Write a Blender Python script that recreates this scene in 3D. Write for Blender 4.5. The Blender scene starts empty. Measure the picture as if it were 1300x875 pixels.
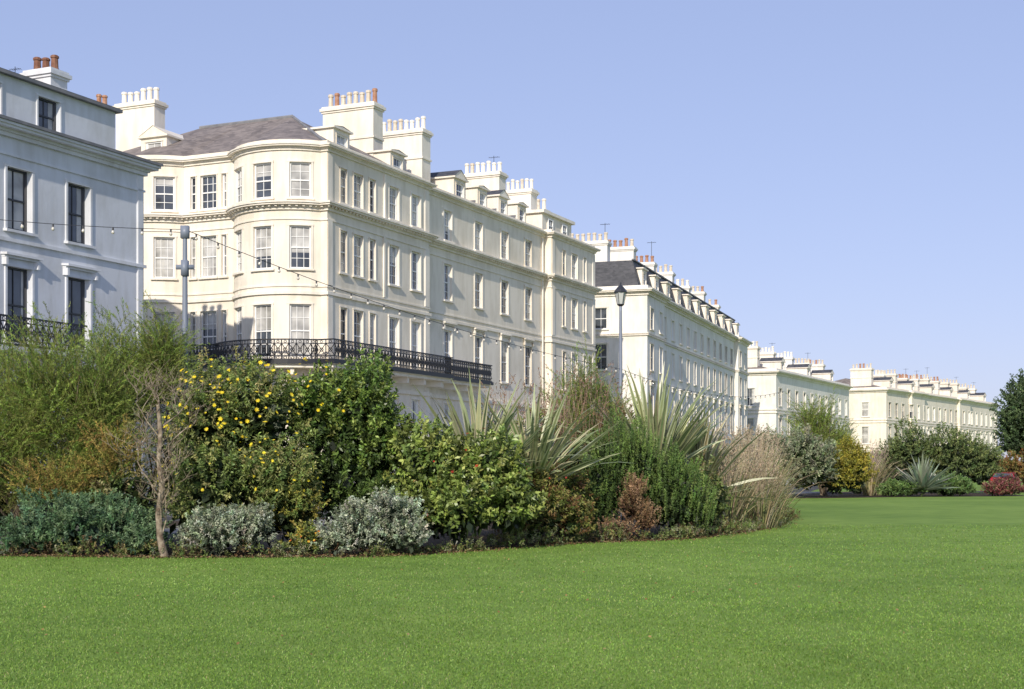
import bpy, math, random
import numpy as np
from mathutils import Vector, Matrix
random.seed(7); rng=np.random.default_rng(7)
scene=bpy.context.scene
COL=scene.collection
# ---------------------------------------------------------------- materials
def nt(name):
    m=bpy.data.materials.new(name); m.use_nodes=True
    n=m.node_tree.nodes; l=m.node_tree.links
    return m,n,l,n['Principled BSDF']
def noise_mat(name,c1,c2,scale=3,rough=.8,bump=0,bscale=40,detail=6,spec=.3,dist=.03):
    m,n,l,b=nt(name)
    tc=n.new('ShaderNodeTexCoord')
    t=n.new('ShaderNodeTexNoise'); t.inputs['Scale'].default_value=scale; t.inputs['Detail'].default_value=detail
    l.new(tc.outputs['Object'],t.inputs['Vector'])
    r=n.new('ShaderNodeValToRGB'); r.color_ramp.elements[0].position=.35; r.color_ramp.elements[1].position=.65
    r.color_ramp.elements[0].color=(*c1,1); r.color_ramp.elements[1].color=(*c2,1)
    l.new(t.outputs['Fac'],r.inputs[0]); l.new(r.outputs[0],b.inputs['Base Color'])
    b.inputs['Roughness'].default_value=rough; b.inputs['Specular IOR Level'].default_value=spec
    if bump:
        t2=n.new('ShaderNodeTexNoise'); t2.inputs['Scale'].default_value=bscale; t2.inputs['Detail'].default_value=4
        l.new(tc.outputs['Object'],t2.inputs['Vector'])
        bp=n.new('ShaderNodeBump'); bp.inputs['Strength'].default_value=bump; bp.inputs['Distance'].default_value=dist
        l.new(t2.outputs['Fac'],bp.inputs['Height']); l.new(bp.outputs[0],b.inputs['Normal'])
    return m
def stucco(name,c):
    d=tuple(x*k for x,k in zip(c,(.84,.83,.80)))
    m,n,l,b=nt(name)
    tc=n.new('ShaderNodeTexCoord')
    t=n.new('ShaderNodeTexNoise'); t.inputs['Scale'].default_value=.45; t.inputs['Detail'].default_value=8
    l.new(tc.outputs['Object'],t.inputs['Vector'])
    mp=n.new('ShaderNodeMapping'); mp.inputs['Scale'].default_value=(2.2,2.2,.5); l.new(tc.outputs['Object'],mp.inputs[0])
    t2=n.new('ShaderNodeTexNoise'); t2.inputs['Scale'].default_value=1.2; t2.inputs['Detail'].default_value=8; l.new(mp.outputs[0],t2.inputs['Vector'])
    mul=n.new('ShaderNodeMath'); mul.operation='MULTIPLY'; l.new(t.outputs['Fac'],mul.inputs[0]); l.new(t2.outputs['Fac'],mul.inputs[1])
    r=n.new('ShaderNodeValToRGB'); r.color_ramp.elements[0].position=.13; r.color_ramp.elements[1].position=.30
    r.color_ramp.elements[0].color=(*d,1); r.color_ramp.elements[1].color=(*c,1)
    l.new(mul.outputs[0],r.inputs[0]); l.new(r.outputs[0],b.inputs['Base Color'])
    b.inputs['Roughness'].default_value=.75; b.inputs['Specular IOR Level'].default_value=.25
    t3=n.new('ShaderNodeTexNoise'); t3.inputs['Scale'].default_value=6; t3.inputs['Detail'].default_value=6; l.new(tc.outputs['Object'],t3.inputs['Vector'])
    bp=n.new('ShaderNodeBump'); bp.inputs['Strength'].default_value=.25; bp.inputs['Distance'].default_value=.02
    l.new(t3.outputs['Fac'],bp.inputs['Height']); l.new(bp.outputs[0],b.inputs['Normal'])
    return m
def plain(name,c,rough=.5,spec=.5,metal=0):
    m,n,l,b=nt(name); b.inputs['Base Color'].default_value=(*c,1)
    b.inputs['Roughness'].default_value=rough; b.inputs['Specular IOR Level'].default_value=spec; b.inputs['Metallic'].default_value=metal
    return m
def slate(name,c1,c2):
    m,n,l,b=nt(name)
    tc=n.new('ShaderNodeTexCoord')
    v=n.new('ShaderNodeTexVoronoi'); v.inputs['Scale'].default_value=3.5
    mp=n.new('ShaderNodeMapping'); mp.inputs['Scale'].default_value=(1,1,2.5); l.new(tc.outputs['Object'],mp.inputs[0]); l.new(mp.outputs[0],v.inputs['Vector'])
    t=n.new('ShaderNodeTexNoise'); t.inputs['Scale'].default_value=.9; t.inputs['Detail'].default_value=8; l.new(tc.outputs['Object'],t.inputs['Vector'])
    mx=n.new('ShaderNodeMix'); mx.data_type='RGBA'; mx.inputs['Factor'].default_value=.4
    l.new(t.outputs['Fac'],mx.inputs['A']); l.new(v.outputs['Color'],mx.inputs['B'])
    r=n.new('ShaderNodeValToRGB'); r.color_ramp.elements[0].position=.3; r.color_ramp.elements[1].position=.7
    r.color_ramp.elements[0].color=(*c1,1); r.color_ramp.elements[1].color=(*c2,1)
    l.new(mx.outputs['Result'],r.inputs[0]); l.new(r.outputs[0],b.inputs['Base Color']); b.inputs['Roughness'].default_value=.65
    w=n.new('ShaderNodeTexWave'); w.bands_direction='Z'; w.inputs['Scale'].default_value=3.0; l.new(tc.outputs['Object'],w.inputs['Vector'])
    bp=n.new('ShaderNodeBump'); bp.inputs['Strength'].default_value=.5; bp.inputs['Distance'].default_value=.03
    l.new(w.outputs['Fac'],bp.inputs['Height']); l.new(bp.outputs[0],b.inputs['Normal'])
    return m
def glass(name,c,r=.04):
    m,n,l,b=nt(name)
    tc=n.new('ShaderNodeTexCoord'); t=n.new('ShaderNodeTexNoise'); t.inputs['Scale'].default_value=1.3; l.new(tc.outputs['Object'],t.inputs['Vector'])
    rp=n.new('ShaderNodeValToRGB'); rp.color_ramp.elements[0].position=.35; rp.color_ramp.elements[1].position=.65
    rp.color_ramp.elements[0].color=(*[x*.6 for x in c],1); rp.color_ramp.elements[1].color=(*[min(1,x*1.3) for x in c],1)
    l.new(t.outputs['Fac'],rp.inputs[0]); l.new(rp.outputs[0],b.inputs['Base Color'])
    b.inputs['Roughness'].default_value=r; b.inputs['Specular IOR Level'].default_value=.8
    bp=n.new('ShaderNodeBump'); bp.inputs['Strength'].default_value=.06; bp.inputs['Distance'].default_value=.05
    l.new(t.outputs['Fac'],bp.inputs['Height']); l.new(bp.outputs[0],b.inputs['Normal'])
    return m
MT={}
MT['cream']=stucco('stucco_cream',(.85,.78,.665))
MT['white']=stucco('stucco_white',(.83,.80,.735))
MT['blue']=stucco('stucco_pale_blue',(.68,.70,.74))
MT['trim']=stucco('trim_cream',(.86,.80,.70))
MT['btrim']=stucco('trim_pale_blue',(.72,.735,.765))
MT['frame']=plain('white_window_paint',(.82,.82,.80),.4)
MT['dark']=plain('black_paint',(.02,.022,.028),.4)
MT['glass']=glass('window_glass',(.06,.07,.085))
MT['blind']=glass('window_blind',(.45,.44,.41),.15)
MT['slate']=slate('slate_roof',(.13,.11,.10),(.27,.23,.205))
MT['dslate']=slate('dark_slate_roof',(.035,.038,.045),(.09,.09,.10))
MT['pot']=noise_mat('chimney_pot_buff',(.58,.49,.38),(.68,.62,.52),6)
MT['rpot']=noise_mat('chimney_pot_red',(.34,.16,.10),(.45,.27,.18),6)
MT['brick']=noise_mat('old_brick',(.16,.07,.045),(.27,.14,.09),5,bump=.4)
MT['iron']=plain('cast_iron',(.014,.015,.02),.45)
MT['lead']=noise_mat('lead',(.16,.165,.18),(.24,.24,.25),2)
# ---------------------------------------------------------------- geometry helpers
class Geo:
    def __init__(s): s.v=[]; s.f=[]
    def quad(s,a,b,c,d):
        i=len(s.v); s.v+= [a,b,c,d]; s.f.append((i,i+1,i+2,i+3))
    def tri(s,a,b,c):
        i=len(s.v); s.v+=[a,b,c]; s.f.append((i,i+1,i+2))
    def poly(s,pts):
        i=len(s.v); s.v+=list(pts); s.f.append(tuple(range(i,i+len(pts))))
    def box(s,x0,x1,y0,y1,z0,z1):
        p=[(x0,y0,z0),(x1,y0,z0),(x1,y1,z0),(x0,y1,z0),(x0,y0,z1),(x1,y0,z1),(x1,y1,z1),(x0,y1,z1)]
        i=len(s.v); s.v+=p
        for q in ((0,3,2,1),(4,5,6,7),(0,1,5,4),(1,2,6,5),(2,3,7,6),(3,0,4,7)): s.f.append(tuple(i+k for k in q))
    def lathe(s,c,prof,n=10):
        i=len(s.v)
        for r,z in prof:
            for k in range(n):
                a=2*math.pi*k/n; s.v.append((c[0]+r*math.cos(a),c[1]+r*math.sin(a),c[2]+z))
        for j in range(len(prof)-1):
            for k in range(n):
                k2=(k+1)%n; s.f.append((i+j*n+k,i+j*n+k2,i+(j+1)*n+k2,i+(j+1)*n+k))
    def tube(s,pts,rad,n=5):
        i=len(s.v); pts=[Vector(p) for p in pts]
        for j,p in enumerate(pts):
            d=(pts[min(j+1,len(pts)-1)]-pts[max(j-1,0)])
            if d.length<1e-6: d=Vector((0,0,1))
            d.normalize(); a=d.orthogonal().normalized(); b=d.cross(a)
            r=rad[j] if isinstance(rad,(list,tuple)) else rad
            for k in range(n):
                t=2*math.pi*k/n; s.v.append(tuple(p+a*(r*math.cos(t))+b*(r*math.sin(t))))
        for j in range(len(pts)-1):
            for k in range(n):
                k2=(k+1)%n; s.f.append((i+j*n+k,i+j*n+k2,i+(j+1)*n+k2,i+(j+1)*n+k))
    def obj(s,name,mat,parent=None,smooth=False):
        if not s.f: return None
        me=bpy.data.meshes.new(name); me.from_pydata(s.v,[],s.f); me.materials.append(mat)
        if smooth:
            for p in me.polygons: p.use_smooth=True
        o=bpy.data.objects.new(name,me); COL.objects.link(o)
        if parent: o.parent=parent
        return o
def empty(name,loc=(0,0,0),rz=0):
    e=bpy.data.objects.new(name,None); COL.objects.link(e); e.location=loc; e.rotation_euler=(0,0,rz); e.empty_display_size=.5
    return e
class Path:
    def __init__(s,pts):
        s.p=[Vector(p) for p in pts]; s.u=[0]
        for a,b in zip(s.p,s.p[1:]): s.u.append(s.u[-1]+(b-a).length)
        nr=[]
        for a,b in zip(s.p,s.p[1:]):
            d=(b-a).normalized(); nr.append(Vector((d.y,-d.x)))
        s.m=[nr[0]]
        for a,b in zip(nr,nr[1:]):
            h=(a+b); k=max(h.length,1e-4); h=h/k
            s.m.append(h/max(h.dot(a),.3))
        s.m.append(nr[-1]); s.nr=nr
    def at(s,u,o,z):
        u=min(max(u,0),s.u[-1]); j=0
        while j<len(s.u)-2 and u>s.u[j+1]+1e-9: j+=1
        L=s.u[j+1]-s.u[j]; t=(u-s.u[j])/L
        q=s.p[j].lerp(s.p[j+1],t)+s.m[j].lerp(s.m[j+1],t)*o
        return (q.x,q.y,z)
    def us(s,u0,u1): return [u0]+[u for u in s.u if u0+1e-4<u<u1-1e-4]+[u1]
def slab(g,P,u0,u1,o0,o1,z0,z1):
    us=P.us(u0,u1)
    for a,b in zip(us,us[1:]):
        g.quad(P.at(a,o1,z0),P.at(b,o1,z0),P.at(b,o1,z1),P.at(a,o1,z1))
        g.quad(P.at(a,o1,z1),P.at(b,o1,z1),P.at(b,o0,z1),P.at(a,o0,z1))
        g.quad(P.at(a,o0,z0),P.at(b,o0,z0),P.at(b,o1,z0),P.at(a,o1,z0))
    g.quad(P.at(u0,o0,z0),P.at(u0,o1,z0),P.at(u0,o1,z1),P.at(u0,o0,z1))
    g.quad(P.at(u1,o1,z0),P.at(u1,o0,z0),P.at(u1,o0,z1),P.at(u1,o1,z1))
def wall(g,P,u0,u1,z0,z1,ops,depth=.16):
    us=sorted(set([round(x,4) for x in P.us(u0,u1)]+[round(o[k],4) for o in ops for k in (0,1)]))
    zs=sorted(set([z0,z1]+[o[k] for o in ops for k in (2,3)]))
    for a,b in zip(us,us[1:]):
        um=(a+b)/2; cand=[o for o in ops if o[0]<um<o[1]]
        for c,d in zip(zs,zs[1:]):
            zm=(c+d)/2
            if any(o[2]<zm<o[3] for o in cand): continue
            g.quad(P.at(a,0,c),P.at(b,0,c),P.at(b,0,d),P.at(a,0,d))
    for o in ops:
        a,b,c,d=o[:4]
        g.quad(P.at(a,0,c),P.at(a,-depth,c),P.at(a,-depth,d),P.at(a,0,d))
        g.quad(P.at(b,0,c),P.at(b,-depth,c),P.at(b,-depth,d),P.at(b,0,d))
        for q in zip(P.us(a,b),P.us(a,b)[1:]):
            for z in (c,d): g.quad(P.at(q[0],0,z),P.at(q[1],0,z),P.at(q[1],-depth,z),P.at(q[0],-depth,z))
def window(B,P,u,w,z0,z1,nx=2,nz=2,surround=.1,blind=.5,fr='frame',hood=False,depth=.16):
    a,b=u-w/2,u+w/2
    gl,bl,f,t=B['glass'],B['blind'],B[fr],B['trim']
    dz=-depth+.01
    k=random.random()
    if k<blind*.5: zb=z0
    elif k<blind: zb=z0+(z1-z0)*random.uniform(.3,.8)
    else: zb=z1
    for q in zip(P.us(a,b),P.us(a,b)[1:]):
        if zb>z0: gl.quad(P.at(q[0],dz,z0),P.at(q[1],dz,z0),P.at(q[1],dz,zb),P.at(q[0],dz,zb))
        if zb<z1: bl.quad(P.at(q[0],dz,zb),P.at(q[1],dz,zb),P.at(q[1],dz,z1),P.at(q[0],dz,z1))
    if zb==z1 and random.random()<.6 and w>.6:
        cw=w*random.uniform(.15,.28)
        for c0,c1 in ((a,a+cw),(b-cw,b)):
            bl.quad(P.at(c0,dz+.006,z0),P.at(c1,dz+.006,z0),P.at(c1,dz+.006,z1),P.at(c0,dz+.006,z1))
    fw=.065
    o1=dz+.07
    slab(f,P,a,a+fw,dz-.01,o1,z0,z1); slab(f,P,b-fw,b,dz-.01,o1,z0,z1)
    slab(f,P,a+fw,b-fw,dz-.01,o1-.003,z0,z0+fw*1.2); slab(f,P,a+fw,b-fw,dz-.01,o1-.003,z1-fw,z1)
    zm=(z0+z1)/2
    slab(f,P,a+fw,b-fw,dz-.01,o1-.02,zm-.03,zm+.03)
    for i in range(1,nx):
        c=a+(b-a)*i/nx; slab(f,P,c-.014,c+.014,dz-.01,dz+.03,z0+fw,z1-fw)
    for i in range(1,nz*2):
        if i==nz: continue
        c=z0+(z1-z0)*i/(nz*2); slab(f,P,a+fw,b-fw,dz-.01,dz+.027,c-.013,c+.013)
    if surround:
        s=surround
        slab(t,P,a-s,a-.004,-.02,.04,z0,z1+.0); slab(t,P,b+.004,b+s,-.02,.04,z0,z1)
        slab(t,P,a-s-.02,b+s+.02,-.02,.05,z1+.003,z1+s)
    slab(t,P,a-.1-surround*.5,b+.1+surround*.5,-.02,.12,z0-.09,z0-.003)
    if hood:
        slab(t,P,a-.22,b+.22,-.02,.10,z1+.28,z1+.36); slab(t,P,a-.27,b+.27,-.02,.20,z1+.362,z1+.44)
        for c in (a-.16,b+.16): slab(t,P,c-.05,c+.05,-.02,.14,z1+.03,z1+.278)
def stone_cornice(B,P,u0,u1,z,dent=True,scale=1.):
    t=B['trim']; s=scale
    slab(t,P,u0,u1,-.02,.10*s,z-.32*s,z-.2*s); slab(t,P,u0,u1,-.02,.16*s,z-.198*s,z-.11*s)
    slab(t,P,u0,u1,-.02,.36*s,z-.108*s,z-.03*s); slab(t,P,u0,u1,-.02,.42*s,z-.028*s,z+.05*s)
    if dent:
        u=u0+.15
        while u<u1-.15:
            slab(t,P,u-.05,u+.05,.1*s,.27*s,z-.19*s,z-.112*s); u+=.3
def string(B,P,u0,u1,z,o=.08,h=.12): slab(B['trim'],P,u0,u1,-.02,o,z-h,z)
def chimney(B,x0,x1,y0,y1,z0,z1,n,axis='y',pot='pot',body='trim',ph=.75):
    g=B[body]
    g.box(x0,x1,y0,y1,z0,z1-.35)
    g.box(x0-.06,x1+.06,y0-.06,y1+.06,z0+(z1-z0)*.55,z0+(z1-z0)*.55+.1)
    g.box(x0-.06,x1+.06,y0-.06,y1+.06,z1-.347,z1-.25); g.box(x0-.13,x1+.13,y0-.13,y1+.13,z1-.248,z1-.1); g.box(x0-.05,x1+.05,y0-.05,y1+.05,z1-.098,z1)
    for i in range(n):
        f=(i+.5)/n
        c=((x0+x1)/2,y0+(y1-y0)*f) if axis=='y' else (x0+(x1-x0)*f,(y0+y1)/2)
        h=ph*random.uniform(.85,1.12); r=min(.15,(y1-y0 if axis=='y' else x1-x0)/n*.36)
        p=pot if random.random()<.85 else ('rpot' if pot=='pot' else 'pot')
        B[p].lathe((c[0],c[1],z1-.02),[(r*1.15,0),(r*1.1,.1),(r*.95,.12),(r*.85,h*.8),(r*1.08,h*.82),(r*1.08,h*.95),(r*.8,h),(r*.7,h-.15),(0,h-.16)],8)
def dormer(B,front,direction,w,z0,h,back=2.6,ped=True,roof='dslate',fr='frame',wallm='trim'):
    fx,fy=front; d=Vector(direction)
    r=Vector((-d.y,d.x))
    f=Vector((fx,fy)); a=f-r*w/2; b=f+r*w/2
    P=Path([a-d*back,a,b,b-d*back]); uc=back+w/2
    ww=w*.62
    wall(B[wallm],P,0,P.u[-1],z0,z0+h,[(uc-ww/2,uc+ww/2,z0+.25,z0+h-.22)],.1)
    window(B,P,uc,ww,z0+.25,z0+h-.22,2,1,surround=.05,blind=.3,fr=fr,depth=.1)
    slab(B['trim'],P,.01,P.u[-1]-.01,-.02,.14,z0+h,z0+h+.09)
    g=B[roof]; e=.1; A=a-r*e+d*(e); C=b+r*e+d*(e); T=f+d*e; zt=z0+h+.092; hh=w*.32 if ped else .12
    Ab=A-d*(back+e); Cb=C-d*(back+e); Tb=T-d*(back+e)
    v=lambda q,z:(q.x,q.y,z)
    g.quad(v(A,zt),v(Ab,zt),v(Tb,zt+hh),v(T,zt+hh)); g.quad(v(Cb,zt),v(C,zt),v(T,zt+hh),v(Tb,zt+hh))
    B['trim'].tri(v(A-d*.03,zt),v(C-d*.03,zt),v(T-d*.03,zt+hh-.02))
def newB(): return {k:Geo() for k in ('cream','white','blue','trim','frame','dark','glass','blind','slate','dslate','pot','rpot','brick','iron','lead')}
PN={'cream':'walls','white':'walls','blue':'walls','trim':'mouldings','frame':'window_frames','dark':'dark_frames','glass':'window_panes','blind':'window_blinds','slate':'roof','dslate':'dormer_roofs','pot':'chimney_pots','rpot':'red_chimney_pots','brick':'brick_stack','iron':'balcony_railing','lead':'flat_roof'}
def flush(B,parent,over={}):
    for k,g in B.items(): g.obj(PN[k],MT[over.get(k,k)],parent)
def arc(c0,c1,h,n=12):
    c=abs(c0-c1); R=(c*c/4+h*h)/(2*h); cy=(c0+c1)/2; cx=R-h; a=math.asin(c/2/R)
    return [(cx-R*math.cos(t),cy+R*math.sin(t)) for t in np.linspace(a,-a,n+1)]
def railing(g,P,u0,u1,o,z0,h=.95):
    slab(g,P,u0,u1,o-.03,o+.03,z0+h-.06,z0+h); slab(g,P,u0,u1,o-.02,o+.02,z0+h-.23,z0+h-.19); slab(g,P,u0,u1,o-.03,o+.03,z0,z0+.08); slab(g,P,u0,u1,o-.02,o+.02,z0+.2,z0+.24)
    u=u0
    while u<u1-.26:
        a=Vector(P.at(u,o,z0)); b=Vector(P.at(u+.26,o,z0)); m=(a+b)/2
        g.tube([a+Vector((0,0,.05)),a+Vector((0,0,h-.05))],.024,4)
        g.tube([a+Vector((0,0,.22)),b+Vector((0,0,h-.2))],.02,4); g.tube([b+Vector((0,0,.22)),a+Vector((0,0,h-.2))],.02,4)
        t=(b-a).normalized(); c=m+Vector((0,0,h/2))
        g.tube([c+t*(.09*math.cos(q))+Vector((0,0,.09*math.sin(q))) for q in np.linspace(0,2*math.pi,9)],.02,4)
        for zz in (.13,h-.13):
            g.tube([m+Vector((0,0,zz))+t*(.06*math.cos(q))+Vector((0,0,.06*math.sin(q))) for q in np.linspace(0,2*math.pi,7)],.018,4)
        u+=.26
def aerial(g,x,y,z,h,s=1,k=1):
    g.tube([(x,y,z),(x,y,z+h)],.016*k,4); g.tube([(x,y-.4*s,z+h-.1),(x,y+.4*s,z+h-.1)],.011*k,3)
    for i in range(5): g.tube([(x-.2*s,y+s*(-.3+i*.14),z+h-.1),(x+.2*s,y+s*(-.3+i*.14),z+h-.1)],.008*k,3)
# ---------------------------------------------------------------- main building
ANG=math.atan2(.909,.416)
par=empty('white_stucco_terrace_building',(-8.6,66,0),ANG)
B=newB()
key=[(0,17)]+arc(13.1,8.2,1.15)+arc(5.25,.35,1.2)+[(0,0),(10.1,0),(10.1,.5),(26.7,.5),(26.7,0),(34.3,0),(34.3,16)]
P=Path(key); U=P.u
ub2=(U[1],U[13]); ub1=(U[14],U[26]); uc=U[27]; uf=lambda s: uc+s+(.5 if s>10.1 else 0)+(.5 if s>26.7 else 0)
rows=[(2.9,5.3),(6.9,9.35),(11.0,13.0),(14.3,15.95)]
ops=[]; wins=[]
def addw(u,w,r,**k):
    z0,z1=rows[r]; ops.append((u-w/2,u+w/2,z0,z1)); wins.append((u,w,z0,z1,k))
for r in range(4):
    for ub in (ub2,ub1):
        L=ub[1]-ub[0]
        for f in (.17,.5,.83): addw(ub[0]+L*f,1.0,r,nx=3 if r<3 else 2,nz=2,surround=.09,blind=.85)
    um=(ub2[1]+ub1[0])/2
    addw(um,.95,r,nx=3,nz=2,surround=.05,blind=.8); addw(um-.92,.3,r,nx=1,nz=2,surround=.05,blind=.7); addw(um+.92,.3,r,nx=1,nz=2,surround=.05,blind=.7)
    for s in (1.45,4.15): addw(uf(s),.55,r,nx=1,surround=.06,blind=.6)
    addw(uf(2.8),.85,r,nx=2,surround=.06,blind=.6)
    for s in (6.3,8.6): addw(uf(s),.95,r,nx=2,surround=.12,blind=.6)
    for s in (13.2,17.1,20.7,24.2): addw(uf(s),.95,r,nx=2,surround=.12,blind=.5,hood=(r==1))
    for s in (28.8,32.4): addw(uf(s),.5,r,nx=1,surround=.06,blind=.5)
    addw(uf(30.6),1.0,r,nx=2,surround=.06,blind=.5)
wall(B['cream'],P,0,U[-1],0,16.5,ops)
for (u,w,z0,z1,k) in wins: window(B,P,u,w,z0,z1,**k)
ue=U[-1]
stone_cornice(B,P,0,ue,14.05,True,1.0)
stone_cornice(B,P,0,ue,16.75,False,.8)
slab(B['cream'],P,0,ue,-.25,.02,16.8,17.0)
string(B,P,0,ue,9.95,.10,.14); string(B,P,0,ue,10.25,.05,.08); string(B,P,0,ue,13.35,.05,.07); string(B,P,0,ue,5.75,.12,.2)
for s0,s1 in ((.05,.45),(9.55,10.0),(26.8,27.2),(33.8,34.2)):
    slab(B['trim'],P,uf(s0),uf(s1),-.02,.06,.3,9.8); slab(B['trim'],P,uf(s0),uf(s1),-.02,.06,10.27,13.27); slab(B['trim'],P,uf(s0),uf(s1),-.02,.05,14.12,16.4)
slab(B['trim'],P,uf(5.2),uf(5.35),-.02,.07,10.27,13.27)
slab(B['trim'],P,uf(5.25),uf(5.25)+.12,-.02,.09,14.12,16.4)
for s in (10.35,26.3): B['trim'].tube([P.at(uf(s),.1,.2),P.at(uf(s),.1,16.4)],.055,8)
bu0,bu1=ub2[0]-.2,uf(16.8)
slab(B['trim'],P,bu0,bu1,-.02,.98,6.5,6.66); slab(B['trim'],P,bu0,bu1,-.02,.85,6.35,6.498)
railing(B['iron'],P,bu0,bu1,.92,6.66,1.0); slab(B['iron'],P,bu0,bu1,.985,1.02,6.52,6.68)
u=bu0+.3
while u<bu1: slab(B['trim'],P,u-.07,u+.07,.0,.7,6.05,6.348); u+=1.6
# roofs
RZ=19.75
eav=[]
for i in range(0,29):
    q=P.at(U[i],-.28,16.98); r=(5,min(max(q[1],5.2),11.0),RZ); eav.append((q,r))
for (a,ra),(b,rb) in zip(eav,eav[1:]): B['slate'].quad(a,b,rb,ra)
B['slate'].quad((10.3,0.3,16.98),(10.3,16.7,16.98),(5,11,RZ),(5,5.2,RZ))
B['slate'].tri((0.3,16.7,16.98),(5,11,RZ),(10.3,16.7,16.98))
B['lead'].tube([(5,5.2,RZ+.02),(5,11,RZ+.02)],.1,6); B['lead'].tube([(5,5.2,RZ+.02),(.3,.3,17.02)],.09,6)
s0,s1=10.32,34.0
B['slate'].quad((s0,.9,16.9),(s1,.9,16.9),(s1,5,19.0),(s0,5,19.0)); B['slate'].quad((s0,14,16.9),(s1,14,16.9),(s1,5.0,19.0),(s0,5.0,19.0))
B['cream'].tri((s0-.01,.9,16.9),(s0-.01,14,16.9),(s0-.01,5,19.0)); B['cream'].tri((s1+.01,.9,16.9),(s1+.01,14,16.9),(s1+.01,5,19.0))
for s,w in ((3.4,1.5),(9.0,1.5),(16.3,1.5),(19.3,1.3),(22.2,1.3),(25.0,1.3)): dormer(B,(s,1.3),(0,-1),w,16.95,1.35,ped=s in(16.3,22.2))
dormer(B,(1.2,11.0),(-1,0),1.6,17.0,1.45,ped=True,roof='trim')
B['cream'].box(28.0,33.0,1.2,5,16.9,18.35); B['trim'].box(27.8,33.2,1.0,5.2,18.352,18.55)
for s in (29.2,31.6):
    PP=Path([(s-.5,1.19),(s+.5,1.19)]); window(B,PP,.5,.8,17.2,18.1,2,1,surround=.05,depth=-.02)
chimney(B,8.2,9.2,2.3,5.4,16.8,21.0,8); chimney(B,13.6,14.6,2.3,5.2,17.0,20.8,8,pot='trim')
chimney(B,24.4,25.4,2.6,5.3,17,20.5,7,pot='trim'); chimney(B,29.8,30.8,2.8,5.2,17,20.4,7,pot='trim'); chimney(B,33.0,33.9,3.2,5.4,17,19.6,5,pot='trim')
chimney(B,4.6,5.5,13.7,16.3,15,21.5,6,pot='trim'); chimney(B,4.6,5.4,17.2,18.0,15,21.5,2,pot='rpot',body='brick')
aerial(B['iron'],24.9,3.2,20,1.6)
flush(B,par)
# ---------------------------------------------------------------- left house
par=empty('pale_blue_townhouse',(-8.6,66,0),ANG); B=newB()
P=Path([(-42,14),(-42,0),(-13.1,0),(-13.1,14),(-42,14.01)]); uf=lambda s: 14+(s+42)
ops=[];wins=[]
for i,s in enumerate((-16.7,-19.6,-22.5,-25.4,-28.3,-31.2,-34.1,-37)):
    for z0,z1,h in ((9.75,11.85,False),(5.95,8.5,True),(2.2,4.6,False)):
        w=1.15; ops.append((uf(s)-w/2,uf(s)+w/2,z0,z1)); wins.append((uf(s),w,z0,z1,h))
wall(B['blue'],P,0,P.u[-1],0,13.1,ops)
for u,w,z0,z1,h in wins: window(B,P,u,w,z0,z1,2,1,surround=.10,blind=.25,fr='dark',hood=h,depth=.2)
a,b=14,14+28.9
stone_cornice(B,P,0,a+28.9+14,13.2,False,1.1); slab(B['lead'],P,a,b,-.02,.52,13.26,13.36)
string(B,P,a,b,9.45,.08,.12); string(B,P,a,b,12.3,.05,.08); string(B,P,a,b,5.4,.1,.15)
slab(B['trim'],P,uf(-13.52),uf(-13.25),-.02,.05,.3,12.8)
slab(B['trim'],P,a,uf(-17.9),-.02,.95,5.55,5.72); railing(B['iron'],P,a,uf(-17.9),.9,5.72,1.0)
Q=Path([(-42,13),(-42,1.2),(-13.3,1.2),(-13.3,13),(-42,13.01)]); q0=11.8; ops=[]
for s in (-16.9,-19.8,-22.7,-25.6,-28.5,-31.4): ops.append((q0+s+42-.55,q0+s+42+.55,13.75,15.0))
wall(B['blue'],Q,0,Q.u[-1],13.1,15.35,ops)
for o in ops: window(B,Q,(o[0]+o[1])/2,1.1,o[2],o[3],2,1,surround=.07,blind=.4,fr='dark')
slab(B['lead'],Q,0,Q.u[-1]-28,-.02,.2,15.35,15.47)
B['slate'].quad((-42.2,1.0,15.48),(-13.1,1.0,15.48),(-13.1,6.5,17.0),(-42.2,6.5,17.0)); B['slate'].quad((-42.2,13,15.48),(-13.1,13,15.48),(-13.1,6.5,17.0),(-42.2,6.5,17.0))
B['blue'].tri((-13.3,1.2,15.35),(-13.3,12.9,15.35),(-13.3,6.5,16.95))
chimney(B,-14.6,-13.7,3.2,4.5,15.2,17.0,3,pot='rpot',body='blue',ph=.65); chimney(B,-24,-23,4.3,6.3,15.2,18.2,5,pot='rpot',body='blue')
aerial(B['iron'],-15.2,4.4,15.6,1.4,.7,.8)
flush(B,par,{'trim':'btrim','rpot':'brick'})
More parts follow.
